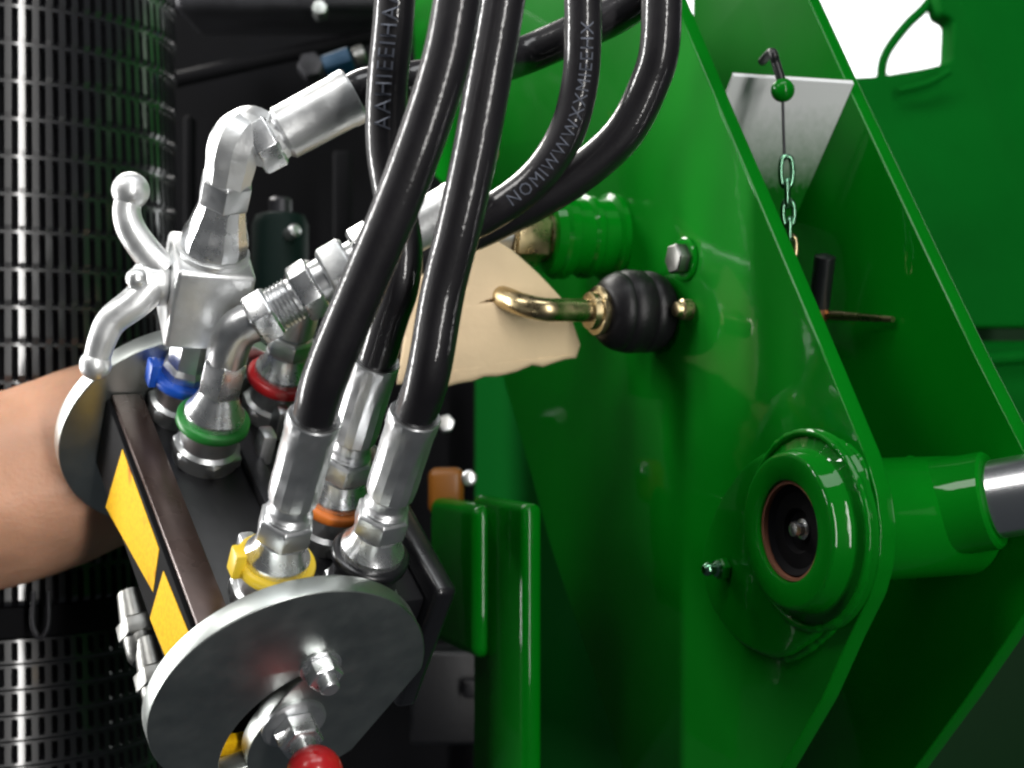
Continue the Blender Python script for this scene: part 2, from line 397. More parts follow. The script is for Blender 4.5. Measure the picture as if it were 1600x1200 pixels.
# ------------------------------------------------ post beside the coupler
px_, py_ = P(745, 780, 0.12), P(842, 780, 0.12)
post = thing('mounting_post', 'upright green box post with rounded corners right of the black manifold', 'post', P(795, 1250, 0.15))
zt = px_.z; zb = P(0, 1260, 0.12).z
pcn = P(791, 780, 0.15)
obj('post_body', box(frame(Vector((pcn.x, 0.15, (pcn.z + zb) / 2)), me_, mn, mz), (0.084, 0.014, pcn.z - zb), 0.0055, 5), 'green_paint', post)
q0, q1 = P(725, 783, 0.20), P(725, 1012, 0.20)
obj('side_bracket', box(frame(Vector((q0.x, 0.20, (q0.z + q1.z) / 2)), me_, mn, mz), (0.086, 0.020, q0.z - q1.z), 0.0075, 6), 'green_paint', post)

# ------------------------------------------------ lift cylinder between the plates
cyl = thing('lift_cylinder', 'green lift cylinder end with chrome rod held between the mast plates', 'hydraulic cylinder', B - mn * 0.05)
pc = BC - mn * (PT + 0.002) + mz * 0.004
obj('rod_eye', lathe([(0.0, 0.0310), (-0.002, 0.0330), (-0.082, 0.0330), (-0.084, 0.031)], pc, mn, 56, 30), 'green_paint', cyl)
cd = Vector((0.80, -0.50, 0.20)).normalized()
c0 = P(1436, 800, -0.005)
obj('neck', lathe([(-0.035, 0.0290), (0.0, 0.0290), (0.004, 0.0270), (0.030, 0.0262), (0.039, 0.0262), (0.0405, 0.0250)], c0, cd, 48, 30), 'green_paint', cyl)
wx, wy, wa = basis(cd)
obj('weld_bead', tube([c0 + cd * 0.001 + wx * 0.0290 * math.cos(2 * math.pi * i / 60) + wy * 0.0290 * math.sin(2 * math.pi * i / 60) for i in range(60)], 0.0022, 8, 80, closed=True), 'green_paint', cyl)
obj('rod', lathe([(0.0402, 0.0195), (0.042, 0.0208), (0.30, 0.0208), (0.30, 0.0)], c0, cd, 56, 30), 'chrome', cyl)

# ------------------------------------------------ locking pin with black boot
pk = hit(1034, 488, B, mn)
pin = thing('locking_pin', 'yellow zinc bent pin with a black rubber boot on the green plate', 'locking pin', pk)
obj('boot', lathe([(0.0, 0.0205), (0.003, 0.0235), (0.008, 0.0255), (0.013, 0.0258), (0.0150, 0.0246), (0.0170, 0.0259), (0.024, 0.0262), (0.0285, 0.0256), (0.0305, 0.0242), (0.0325, 0.0248), (0.037, 0.0228), (0.041, 0.0196), (0.0435, 0.0155), (0.044, 0.010)], pk, mn, 48, 50), 'rubber_dull', pin)
obj('flange_nut', lathe([(0.0435, 0.0150), (0.046, 0.0158), (0.0475, 0.0150), (0.048, 0.0120), (0.052, 0.0115), (0.0525, 0.0085)], pk, mn, 32, 40), 'brass', pin)
t1 = pk + mn * 0.048
e1 = pk + mn * 0.082
tip = e1 + Vector((-0.022, 0.014, 0.007))
obj('bent_rod', tube(spline([t1 - mn * 0.01, t1 + mn * 0.02, e1, e1 + Vector((-0.013, 0.004, 0.003)), tip, tip + Vector((-0.012, 0.020, 0.006))], 10), 0.0072, 24), 'brass', pin)
pt = pk + me_ * 0.034
obj('end_bolt', lathe([(0, 0.0065), (0.006, 0.0065), (0.007, 0.005), (0.010, 0.0045), (0.011, 0)], pt, mn, 20, 40), 'brass', pin)

# ------------------------------------------------ lever on the rear plate
a0, a1 = hit(1270, 491, B2 + mn * 0.012, mn), hit(1395, 499, B2 + mn * 0.004, mn)
lev = thing('spring_lever', 'short lever with a black grip on a thin brass rod, rear plate', 'lever', a0)
obj('rod', tube(spline([a0 - (a1 - a0) * 0.2, a0, (a0 + a1) / 2, a1], 6), lambda u: 0.0042 * (1 - 0.55 * u), 16), 'brass', lev)
g0, g1 = hit(1279, 484, B2 + mn * 0.014, mn), hit(1290, 396, B2 + mn * 0.018, mn)
obj('grip', tube(spline([g0, (g0 + g1) / 2, g1], 10), rounded(0.0066, 0.06), 20), 'black_plastic', lev)
obj('collar', lathe([(-0.006, 0.0062), (0.004, 0.0062)], g0, (g1 - g0), 20), 'copper', lev)

# ------------------------------------------------ safety chain
ch = thing('safety_chain', 'thin hanging chain with a ball and links before the pale sheet', 'chain', P(1222, 140, 0.075))
def PC(px, py): return P(px, py, 0.075)
obj('hook', tube(spline([PC(1205, 78) + Vector((0, 0.03, 0)), PC(1206, 82), PC(1212, 98), PC(1219, 120), PC(1223, 134)], 8), 0.0028, 12), 'black_paint', ch)
obj('ball', lathe([(-0.0072 * math.cos(t), max(0.0072 * math.sin(t), 1e-9)) for t in [math.pi * i / 12 for i in range(13)]], PC(1223, 141), mz, 20, 60), 'green_paint', ch)
obj('wire', tube([PC(1223, 150), PC(1224, 200), PC(1226, 252)], 0.0009, 8), 'dark_steel', ch)
def link(c, hgt, wid, rot, r):
    pts = []
    for i in range(40):
        t = 2 * math.pi * i / 40
        s = max(-1, min(1, 1.35 * math.sin(t)))
        pts.append(c + mz * (hgt / 2 * math.sin(t)) + (Vector((math.cos(rot), math.sin(rot), 0)) * (wid / 2 * math.copysign(abs(math.cos(t)) ** 0.55, math.cos(t)))))
    return tube(pts, r, 10, 80, closed=True)
for i, (yy, hh) in enumerate(((268, 0.018), (302, 0.016), (333, 0.015), (360, 0.014), (386, 0.014))):
    obj('link', link(PC(1229 + i * 1.5, yy), hh, 0.0075, (0.2, 1.3, 0.3, 1.4, 0.3)[i], 0.0017), 'green_zinc' if i < 4 else 'brass', ch)

# ================================================================== THE MULTI COUPLER
ca = Vector((0.42, -0.668, -0.614)).normalized()          # axis, back disc to front disc
cf = Vector((0.285, -0.545, 0.788)); cf = (cf - ca * cf.dot(ca)).normalized()   # way the ports point
cs = cf.cross(ca).normalized()                            # to the right
CF = P(455, 1085, -0.03)
RD, LEN = 0.0757, 0.2145
def Q(u, v, wv): return CF + ca * u + cs * v + cf * wv
def loc_on_disc(px, py, u=0.0):
    v = hit(px, py, Q(u, 0, 0), ca) - Q(u, 0, 0)
    return Vector((v.dot(cs), v.dot(cf)))
def on_ports(px, py, wv):
    v = hit(px, py, Q(0, 0, wv), cf) - CF
    return v.dot(ca), v.dot(cs)
coupler = thing('multi_coupler', 'steel multi coupler of two round end plates joined by a yellow and black bar', 'multi coupler', Q(0, 0, 0))
k1, k2 = loc_on_disc(668, 1035), loc_on_disc(553, 1168)
def clip_disc(r):
    out = []; nv = (k2 - k1); nv = Vector((nv.y, -nv.x)).normalized()
    if nv.dot(-k1) < 0: nv = -nv                           # towards the centre
    for i in range(160):
        t = 2 * math.pi * i / 160; p = Vector((r * math.cos(t), r * math.sin(t)))
        d = nv.dot(p - k1)
        if d < 0: p = p - nv * d
        out.append(tuple(p))
    return out
Md = frame(Q(0, 0, 0), cs, cf, ca)
hc = loc_on_disc(522, 1152); hr = (loc_on_disc(345, 1182) - hc).length
hi = loc_on_disc(541, 1160); 
def ang(px, py):
    v = loc_on_disc(px, py) - hc; return math.atan2(v.y, v.x)
t_a, t_b = ang(492, 1042), ang(338, 1215)
while t_b < t_a: t_b += 2 * math.pi
ins, sl = [], []
for i in range(61):                                        # crescent slot: a point at the top, wide at the lower left
    k = i / 60; t = t_a + (t_b - t_a) * k
    ins.append((hc.x + hr * math.cos(t), hc.y + hr * math.sin(t)))
    rr = hr * (1 - 0.24 * min(1.0, k * 1.9) ** 0.8 - 0.002)
    sl.append((hc.x + rr * math.cos(t), hc.y + rr * math.sin(t)))
slot = ins + sl[::-1][:-1]
front = obj('end_plate', sheet([clip_disc(RD), slot], Md, 0.0118, 0.0009), 'plate_steel', coupler)
obj('slot_backing', sheet([circ(hc.x * 0.5, hc.y * 0.5, RD * 0.78, 48)], frame(Q(-0.026, 0, 0), cs, cf, ca), 0.003, 0.0005), 'shadow_black', coupler)
back = obj('end_plate', sheet([circ(0, 0, RD, 160)], frame(Q(-LEN, 0, 0), cs, cf, ca), 0.0125, 0.0009), 'plate_steel', coupler)
# bolts and the red ball lever on the front plate
b1 = loc_on_disc(500, 1040); pb1 = Q(0, b1.x, b1.y)
bo = obj('bolt', hexnut(pb1, ca, 0.0015, 0.0105, 0.0098, 0.35), 'zinc_bright', coupler)
obj('washer', lathe([(0.0001, 0.0115), (0.0015, 0.0115), (0.0016, 0.005)], pb1, ca, 30, 30), 'zinc_bright', bo)
obj('thread_end', lathe([(0.0105, 0.0052), (0.016, 0.0052), (0.017, 0.0043), (0.017, 0)], pb1, ca, 20, 30), 'zinc', bo)
b2 = loc_on_disc(458, 1128); pb2 = Q(0, b2.x, b2.y)
kn = obj('lever_nut', hexnut(pb2, ca, 0.003, 0.016, 0.0125, 0.1), 'zinc_bright', coupler)
obj('flange', lathe([(0.0001, 0.018), (0.002, 0.018), (0.003, 0.0165), (0.003, 0.008)], pb2, ca, 32, 30), 'zinc', kn)
obj('stem', lathe([(0.015, 0.0075), (0.024, 0.0068), (0.030, 0.006)], pb2, ca, 24), 'zinc_bright', kn)
pr = pb2 + ca * 0.035
ks = obj('ball_knob', lathe([(-0.0150 * math.cos(t), max(0.0150 * math.sin(t), 1e-9)) for t in [math.pi * i / 20 for i in range(21)]], pr, ca, 40, 70), 'red_plastic', coupler)
ks['label'] = 'glossy red ball knob'
y1 = loc_on_disc(352, 1203)
obj('index_tab', box(frame(Q(-0.019, y1.x + 0.003, y1.y - 0.004), cs, cf, ca), (0.03, 0.012, 0.006), 0.001), 'yellow_film', coupler)

# hazard bar on the left side
yb = [hit(x, y, Q(0, -0.052, 0), cs) - CF for x, y in ((192, 702), (166, 792), (240, 925), (249, 858))]
yc = [hit(x, y, Q(0, -0.052, 0), cs) - CF for x, y in ((256, 892), (235, 966), (268, 1048), (300, 1000))]
uw = lambda v: (v.dot(ca), v.dot(cf))
A = [uw(v) for v in yb]; C = [uw(v) for v in yc]
w_top = max(q[1] for q in (A[0], A[3], C[0], C[3])) + 0.003; w_bot = min(q[1] for q in (A[1], A[2], C[1])) - 0.003
print('BAR', [[round(x, 4) for x in q] for q in A], [[round(x, 4) for x in q] for q in C], w_top, w_bot)
w_top = (A[0][1] + A[3][1] + C[0][1]) / 3 + 0.004; w_bot = (A[1][1] + A[2][1] + C[1][1]) / 3 - 0.005
def ubox(u0, u1, v0, v1, w0, w1, bev=0.001, seg=2):
    return box(frame(Q((u0 + u1) / 2, (v0 + v1) / 2, (w0 + w1) / 2), ca, cs, cf), (u1 - u0, v1 - v0, w1 - w0), bev, seg)
bar = obj('tie_bar', ubox(-LEN + 0.0002, -0.0120, -0.052, -0.031, w_bot, w_top, 0.0015), 'shadow_black', coupler)
bar['label'] = 'bar with yellow and black hazard marking'
for qd in (A, C):
    ms = sheet([[(q[0], q[1]) for q in qd]], frame(Q(0, -0.0521, 0), ca, cf, -cs), 0.0004, 0.00008, 0.0003)
    obj('hazard_stripe', ms, 'yellow_film', bar)
obj('bar_cover', ubox(-LEN + 0.001, -0.0126, -0.0495, -0.0310, w_top + 0.0001, w_top + 0.0042, 0.0012), 'dark_bronze', coupler)

# manifold block
WB = 0.030
u_y, v_y = on_ports(430, 880, 0.058)
print('yellow', u_y, v_y)
PORT = {'yellow': (430, 880), 'green': (333, 657), 'orange': (524, 780), 'plain': (578, 868), 'blue': (293, 588), 'red': (440, 590)}
UV = {k: on_ports(*p, 0.058) for k, p in PORT.items()}
print(UV)
vmax = max(q[1] for q in UV.values()) + 0.036
obj('manifold_block', ubox(-LEN + 0.012, -0.0275, -0.0305, vmax, -0.045, WB, 0.003), 'black_paint', coupler)
obj('manifold_rib', ubox(-0.150, -0.020, vmax + 0.0002, vmax + 0.014, -0.055, WB + 0.012, 0.004, 3), 'black_plastic', coupler)
obj('manifold_step', ubox(-LEN + 0.014, -0.012, 0.012, 0.024, WB + 0.0002, WB + 0.008, 0.002), 'dark_steel', coupler)
RINGMAT = {'yellow': 'yellow_plastic', 'green': 'green_plastic', 'orange': 'orange_plastic', 'plain': 'black_plastic', 'blue': 'blue_plastic', 'red': 'red_plastic'}
for k, (u, v) in UV.items():
    p0 = Q(u, v, 0.058)
    so = obj('port_socket', lathe([(WB - 0.058 + 0.0001, 0.0190), (-0.018, 0.0190), (-0.016, 0.0165), (-0.0035, 0.0165), (-0.003, 0.0150)], p0, cf, 40, 30), 'zinc' if k != 'plain' else 'dark_steel', coupler)
    obj('lock_sleeve', hexnut(p0, cf, WB - 0.058 + 0.0002, WB - 0.058 + 0.010, 0.0212, 0.5), 'zinc', so)
    ri = obj('colour_ring', lathe([(-0.0030, 0.0165), (-0.0030, 0.0200), (-0.0018, 0.0211), (0.0022, 0.0211), (0.0032, 0.0200), (0.0032, 0.0165)], p0, cf, 48, 50), RINGMAT[k], so)
    ri['label'] = k.replace('plain', 'black') + ' plastic ring around the port'
    if k in ('blue', 'yellow'): obj('ring_tab', box(frame(p0 - cs * 0.0215 + cf * 0.004, ca, cs, cf), (0.010, 0.006, 0.016), 0.0012), RINGMAT[k], so)
# release catches between the ports
for (x, y) in ((385, 858), (415, 690), (470, 880), (440, 652)):
    u, v = on_ports(x, y, 0.045)
    obj('release_catch', box(frame(Q(u, v, 0.042), ca, cs, cf), (0.012, 0.009, 0.022), 0.002), 'zinc', coupler)
# couplings hanging under the left side
for i, (x, y, y2) in enumerate(((218, 985, 0.03), (246, 1062, 0.01))):
    p0 = P(x, y, y2)
    so = obj('lower_socket', lathe([(-0.024, 0.008), (-0.010, 0.0095), (0.004, 0.0105), (0.016, 0.010), (0.020, 0.008)], p0, (ca * 0.8 - cf * 0.2), 32, 30), 'dark_zinc', coupler)
    obj('hex_collar', hexnut(p0, (ca * 0.8 - cf * 0.2), -0.006, 0.006, 0.0125, 0.3), 'dark_zinc', so)
# grip behind the back plate, held by the hand
GR = Q(-LEN - 0.045, 0.012, -0.040)
obj('grip_handle', tube(spline([Q(-LEN - 0.0098, 0.012, 0.008), Q(-LEN - 0.035, 0.012, 0.004), GR + cf * 0.028, GR, GR - cf * 0.016, Q(-LEN - 0.035, 0.012, -0.066), Q(-LEN - 0.0098, 0.012, -0.068)], 8), 0.0125, 20), 'black_plastic', coupler)

# ------------------------------------------------ fittings shared by the straight hoses
def coupling_end(p0, ax, parent, rot=0.2, ferr=(0.044, 0.098), hr_=0.0110, plain=False):
    pl = obj('plug', lathe([(0.0033, 0.0172), (0.007, 0.0172), (0.012, 0.0140), (0.018, 0.0128), (0.0185, 0.0100)], p0, ax, 40, 30), 'zinc_bright', parent)
    obj('hex_nut', hexnut(p0, ax, 0.0190, 0.0330, 0.0152, rot), 'zinc', parent)
    obj('neck', lathe([(0.0330, 0.0112)] + [(0.0335 + i * 0.0011, 0.0122 if i % 2 else 0.0110) for i in range(5)] + [(0.0392, 0.0105), (ferr[0], 0.0105)], p0, ax, 32, 30), 'zinc', parent)
    fe = []
    f0, f1 = ferr; rr = hr_ + 0.0022
    prof = [(f0, rr * 0.86), (f0 + 0.002, rr * 0.97), (f0 + 0.006, rr), (f0 + (f1 - f0) * 0.28, rr * 1.0), (f0 + (f1 - f0) * 0.30, rr * 0.985), (f1 - 0.010, rr * 0.985), (f1 - 0.008, rr * 1.02), (f1 - 0.001, rr * 1.03), (f1, rr * 0.99), (f1 - 0.0005, hr_ * 1.0)]
    obj('ferrule', lathe(prof, p0, ax, 16, 22), 'zinc', parent)
def hose_text(path, rad, text, s0, size, side, parent, n_rep=1):
    """print on the hose, wrapped round it along its length"""
    fc = bpy.data.curves.new('t', 'FONT'); fc.body = text; fc.size = size; fc.space_character = 1.15; fc.resolution_u = 2
    ob = bpy.data.objects.new('t', fc); COL.objects.link(ob)
    dg = bpy.context.evaluated_depsgraph_get(); dg.update()
    me = bpy.data.meshes.new_from_object(ob.evaluated_get(dg)); bpy.data.objects.remove(ob); bpy.data.curves.remove(fc)
    me.materials.clear()
    L = [0.0]
    for a, b in zip(path, path[1:]): L.append(L[-1] + (b - a).length)
    for v in me.vertices:
        s = s0 + v.co.x; th = -(v.co.y - size * 0.35) / rad
        i = 0
        while i < len(L) - 2 and L[i + 1] < s: i += 1
        f = (s - L[i]) / max(1e-9, L[i + 1] - L[i])
        p = path[i].lerp(path[i + 1], f)
        t0 = (path[i + 1] - path[max(i - 1, 0)]).normalized(); t1_ = (path[min(i + 2, len(path) - 1)] - path[i]).normalized()
        t = t0.lerp(t1_, f).normalized()
        o = (side - t * side.dot(t)).normalized(); q = t.cross(o)
        v.co = p + (o * math.cos(th) + q * math.sin(th)) * (rad + 0.0011)
    return obj('printed_marking', me, 'print_grey', parent)

def straight_hose(key, label, pts, hr_=0.0110, plain=False, text=None, ferr=(0.044, 0.098)):
    p0 = Q(*UV[key], 0.058)
    h = thing('hydraulic_hose', label, 'hose', p0, 'hydraulic hoses on the coupler')
    coupling_end(p0, cf, h, ferr=ferr, hr_=hr_)
    start = p0 + cf * (ferr[1] - 0.006); s2 = p0 + cf * (ferr[1] + 0.026)
    path = spline([start, s2] + [P(*q) for q in pts], 12)
    obj('hose', tube(path, hr_, 28, 70), 'rubber', h)
    if text: hose_text(path, hr_, text[0], text[1], text[2], text[3], h)
    return h
for k in ('yellow', 'orange', 'plain', 'green', 'blue', 'red'):
    e = Q(*UV[k], 0.058) + cf * 0.106
    kk = (D + e.y) / D
    print(k, 'y', round(Q(*UV[k], 0.058).y, 3), 'ferrule end px', round(800 + e.x / S / kk), round(600 - (e.z - Z0) / S / kk), 'y', round(e.y, 3))
straight_hose('yellow', 'smooth black hose rising from the yellow ringed port', [(574, 430, -0.118), (624, 310, -0.126), (668, 190, -0.132), (698, 90, -0.135), (715, 0, -0.136), (722, -80, -0.136)])
straight_hose('orange', 'black printed hose rising from the orange ringed port', [(622, 450, -0.062), (628, 390, -0.064), (616, 310, -0.062), (604, 230, -0.060), (605, 140, -0.060), (615, 30, -0.060), (622, -80, -0.060)],
              0.0105, text=('AAHIEEIHAAEHI', 0.130, 0.0112, Vector((-0.1, -1, 0))))
straight_hose('plain', 'black hose curving up from the unringed right hand port', [(692, 455, -0.085), (718, 350, -0.092), (742, 240, -0.097), (764, 120, -0.100), (785, 0, -0.101), (796, -80, -0.101)])

# ------------------------------------------------ hose D on the green port, through a stack of elbow adapters
p0 = Q(*UV['green'], 0.058)
hD = thing('hydraulic_hose', 'black hose with pale print looping down to the zinc elbow adapters', 'hose', p0, 'hydraulic hoses on the coupler')
obj('plug', lathe([(0.0033, 0.0172), (0.007, 0.0172), (0.012, 0.0140), (0.020, 0.0110), (0.022, 0.0095)], p0, cf, 40, 30), 'zinc_bright', hD)
obj('hex_nut', hexnut(p0, cf, 0.0215, 0.0460, 0.0130, 0.2), 'zinc_bright', hD)
el = p0 + cf * 0.056
q1 = P(405, 498, el.y - 0.004); q2 = P(560, 408, el.y - 0.002); dD = (q2 - q1).normalized()
obj('elbow', tube(spline([p0 + cf * 0.044, p0 + cf * 0.052, el + cf * 0.006 + dD * 0.004, q1, q1 + dD * 0.01], 8), lambda u: 0.0115, 24), 'zinc', hD)
for i, (t0, t1_, r, rot, m) in enumerate(((-0.004, 0.010, 0.0165, 0.1, 'zinc_bright'), (0.0245, 0.038, 0.0170, 0.5, 'zinc_bright'), (0.044, 0.060, 0.0190, 0.2, 'cast_zinc'), (0.064, 0.078, 0.0180, 0.6, 'zinc_bright'))):
    obj('hex_nut', hexnut(q1, dD, t0, t1_, r, rot), m, hD)
obj('adapter_barrel', lathe([(0.009, 0.0118)] + [(0.0105 + i * 0.0012, 0.0130 if i % 2 else 0.0117) for i in range(11)] + [(0.0245, 0.0115), (0.038, 0.013), (0.044, 0.013), (0.062, 0.0125), (0.080, 0.0125), (0.082, 0.011)], q1, dD, 32, 30), 'zinc', hD)
obj('ferrule', lathe([(0.081, 0.0115), (0.083, 0.0132), (0.122, 0.0132), (0.124, 0.0136), (0.128, 0.0134), (0.1282, 0.0105)], q1, dD, 18, 22), 'cast_zinc', hD)
endD = q1 + dD * 0.122
k = (D + endD.y) / D; print('endD px', 800 + endD.x / S / k, 600 - (endD.z - Z0) / S / k, endD.y)
pathD = spline([endD, endD + dD * 0.012, P(725, 350, 0.025), P(790, 318, 0.022), P(846, 270, 0.018), P(886, 205, 0.012), P(906, 130, 0.006), P(911, 50, 0.0), P(909, -80, -0.004)], 12)
obj('hose', tube(pathD, 0.0103, 28, 70), 'rubber', hD)
LD = sum((b - a).length for a, b in zip(pathD, pathD[1:]))
hose_text(pathD, 0.0103, 'NOMIWWWXXMIEEHX', LD - 0.150, 0.0094, Vector((0.15, -1, 0)), hD)

# ------------------------------------------------ hose E, the widest loop
p0 = Q(*UV['red'], 0.058)
hE = thing('hydraulic_hose', 'thick plain black hose making the outermost loop against the green plate', 'hose', p0, 'hydraulic hoses on the coupler')
obj('plug', lathe([(0.0033, 0.0172), (0.007, 0.0172), (0.012, 0.0140), (0.020, 0.0128), (0.0205, 0.010)], p0, cf, 40, 30), 'zinc_bright', hE)
obj('hex_nut', hexnut(p0, cf, 0.0205, 0.0330, 0.0150, 0.4), 'zinc', hE)
obj('ferrule', lathe([(0.033, 0.0105), (0.036, 0.0128), (0.060, 0.0132), (0.063, 0.0132), (0.0632, 0.010)], p0, cf, 18, 22), 'zinc', hE)
sE = p0 + cf * 0.058
pathE = spline([sE, sE + cf * 0.015, P(545, 470, 0.045), P(640, 405, 0.048), P(740, 362, 0.046), P(830, 318, 0.040), P(910, 268, 0.034), P(975, 208, 0.028), P(1015, 130, 0.022), P(1032, 60, 0.016), P(1034, -80, 0.012)], 12)
obj('hose', tube(pathE, 0.0113, 28, 70), 'rubber', hE)

# ------------------------------------------------ ball valve on the blue port
p0 = Q(*UV['blue'], 0.058)
va = cf
valve = thing('ball_valve', 'pale zinc ball valve with a three way lever standing on the blue port', 'valve', p0)
obj('stem', lathe([(0.0033, 0.0160), (0.008, 0.0160), (0.011, 0.0135), (0.030, 0.0135), (0.034, 0.012)], p0, va, 8, 15), 'zinc', valve)
vn = Vector((0.40, -0.9, 0)); vn = (vn - va * vn.dot(va)).normalized(); vx = vn.cross(va).normalized()
bd = box(frame(p0 + va * 0.061, vx, vn, va), (0.044, 0.044, 0.052), 0.0030, 3)
obj('valve_body', bd, 'cast_zinc', valve)
obj('top_boss', lathe([(0.0871, 0.0205), (0.090, 0.0205), (0.0905, 0.019)], p0, va, 40, 30), 'cast_zinc', valve)
obj('union_nut', lathe([(0.0906, 0.0175), (0.092, 0.0190), (0.098, 0.0188), (0.104, 0.0165), (0.116, 0.0135), (0.120, 0.0128)], p0, va, 12, 20), 'zinc_bright', valve)
obj('hex_nut', hexnut(p0, va, 0.1195, 0.136, 0.0150, 0.3), 'zinc', valve)
# lever
hy = (p0 + va * 0.062).y
hb = P(243, 440, hy - 0.012)
obj('lever_hub', lathe([(-0.014, 0.0125), (-0.002, 0.0140), (0.002, 0.0140), (0.006, 0.0115), (0.010, 0.0105), (0.0125, 0.007), (0.013, 0)], hb, (-cs + Vector((0, -0.2, -0.05))), 32, 40), 'cast_zinc', valve)
up = spline([P(258, 424, hy - 0.014), P(236, 402, hy - 0.016), P(207, 362, hy - 0.018), P(198, 330, hy - 0.018), P(204, 300, hy - 0.018)], 10)
lv = obj('lever_arm', tube(up, lambda u: 0.0092 - 0.0018 * u, 22, 70), 'cast_zinc', valve)
obj('ball_end', lathe([(-0.0105 * math.cos(t), max(0.0105 * math.sin(t), 1e-9)) for t in [math.pi * i / 16 for i in range(17)]], P(204, 298, hy - 0.018), mz, 28, 70), 'cast_zinc', lv)
dn = spline([P(238, 446, hy - 0.016), P(212, 472, hy - 0.020), P(176, 500, hy - 0.022), P(160, 530, hy - 0.022), P(150, 566, hy - 0.020)], 10)
lv = obj('lever_arm', tube(dn, lambda u: 0.0098 - 0.0026 * u, 22, 70), 'cast_zinc', valve)
obj('ball_end', lathe([(-0.0088 * math.cos(t), max(0.0088 * math.sin(t), 1e-9)) for t in [math.pi * i / 16 for i in range(17)]], P(149, 570, hy - 0.020), mz, 28, 70), 'cast_zinc', lv)
obj('lever_nub', lathe([(0, 0.0058), (0.004, 0.0055), (0.006, 0.0035), (0.0065, 0)], P(216, 436, hy - 0.024), (-cs + Vector((0, -0.3, 0.2))), 20, 60), 'cast_zinc', valve)

# ------------------------------------------------ hose F from the valve
top = p0 + va * 0.136
k = (D + top.y) / D; print('valve top px', 800 + top.x / S / k, 600 - (top.z - Z0) / S / k, top.y)
hF = thing('hydraulic_hose', 'black hose with a large zinc elbow leaving the top of the ball valve', 'hose', top, 'hydraulic hoses on the coupler')
ey = top.y - 0.004
f1, f2 = P(436, 212, ey), P(548, 152, ey + 0.004); dF = (f2 - f1).normalized()
obj('elbow', tube(spline([top - va * 0.002, top + va * 0.010, top + va * 0.020, P(384, 212, ey), P(398, 208, ey), f1 - dF * 0.008, f1], 10), lambda u: 0.0130 + 0.0018 * math.sin(u * math.pi), 10, 25), 'cast_zinc', hF)
obj('hex_nut', hexnut(f1, dF, -0.016, -0.002, 0.0165, 0.35), 'zinc_bright', hF)
obj('neck', lathe([(-0.003, 0.0125), (0.003, 0.0125), (0.004, 0.014)], f1, dF, 32), 'zinc', hF)
obj('ferrule', lathe([(0.001, 0.0130), (0.003, 0.0148), (0.0385, 0.0152), (0.0405, 0.0157), (0.0455, 0.0157), (0.0465, 0.0150), (0.0460, 0.0110)], f1, dF, 18, 22), 'cast_zinc', hF)
e = f1 + dF * 0.040
pathF = spline([e, e + dF * 0.015, P(640, 128, ey + 0.02), P(730, 112, ey + 0.03), P(810, 90, 0.055), P(890, 56, 0.055), P(980, 12, 0.05), P(1060, -60, 0.045)], 12)
obj('hose', tube(pathF, 0.0112, 28, 70), 'rubber', hF)

# ================================================================== CARDBOARD
cp = [(652, 430), (700, 405), (728, 396), (768, 367), (800, 386), (845, 425), (889, 466), (904, 500), (917, 530), (911, 552)]
low = [(911, 552), (890, 556), (868, 563), (856, 568), (838, 566), (815, 577), (795, 580), (780, 585), (760, 583), (740, 592), (718, 596), (700, 600), (660, 596), (622, 592)]
cp = cp[:-1] + [(x + random.uniform(-2, 2), y + random.uniform(-1.5, 1.5)) for x, y in low] + [(632, 520)]
cn = Vector((0.10, -1, 0.10)).normalized(); cex = Vector((1, 0.10, 0)).normalized(); cey = cn.cross(cex).normalized()
c0p = P(780, 480, tip.y + 0.002)
def cl(q):
    v = hit(q[0], q[1], c0p, cn) - c0p; return (v.dot(cex), v.dot(cey))
cm = sheet([[cl(q) for q in cp], [cl(q) for q in ((728, 470.5), (776, 467), (800, 466), (800, 470), (776, 471))]], frame(c0p, cex, cey, cn), 0.0064, 0.0022)
bm = bmesh.new(); bm.from_mesh(cm)
for _ in range(3):
    bmesh.ops.triangulate(bm, faces=bm.faces)
    bmesh.ops.subdivide_edges(bm, edges=[e_ for e_ in bm.edges if e_.calc_length() > 0.006], cuts=1)
bmesh.ops.triangulate(bm, faces=bm.faces)
for v in bm.verts:
    q = v.co - c0p; x_, y_ = q.dot(cex), q.dot(cey)
    v.co += cn * (-5.5 * (x_ + 0.006) ** 2 - 4.5 * (y_ - 0.008) ** 2 + 0.0028 * noise.noise(Vector((x_ * 22, y_ * 22, 0.3))))
cobj = obj('cardboard_tag', from_bm(bm, 50), 'cardboard')
tag(cobj, 'torn tan cardboard tag hung on the bent pin behind the hoses', 'cardboard')

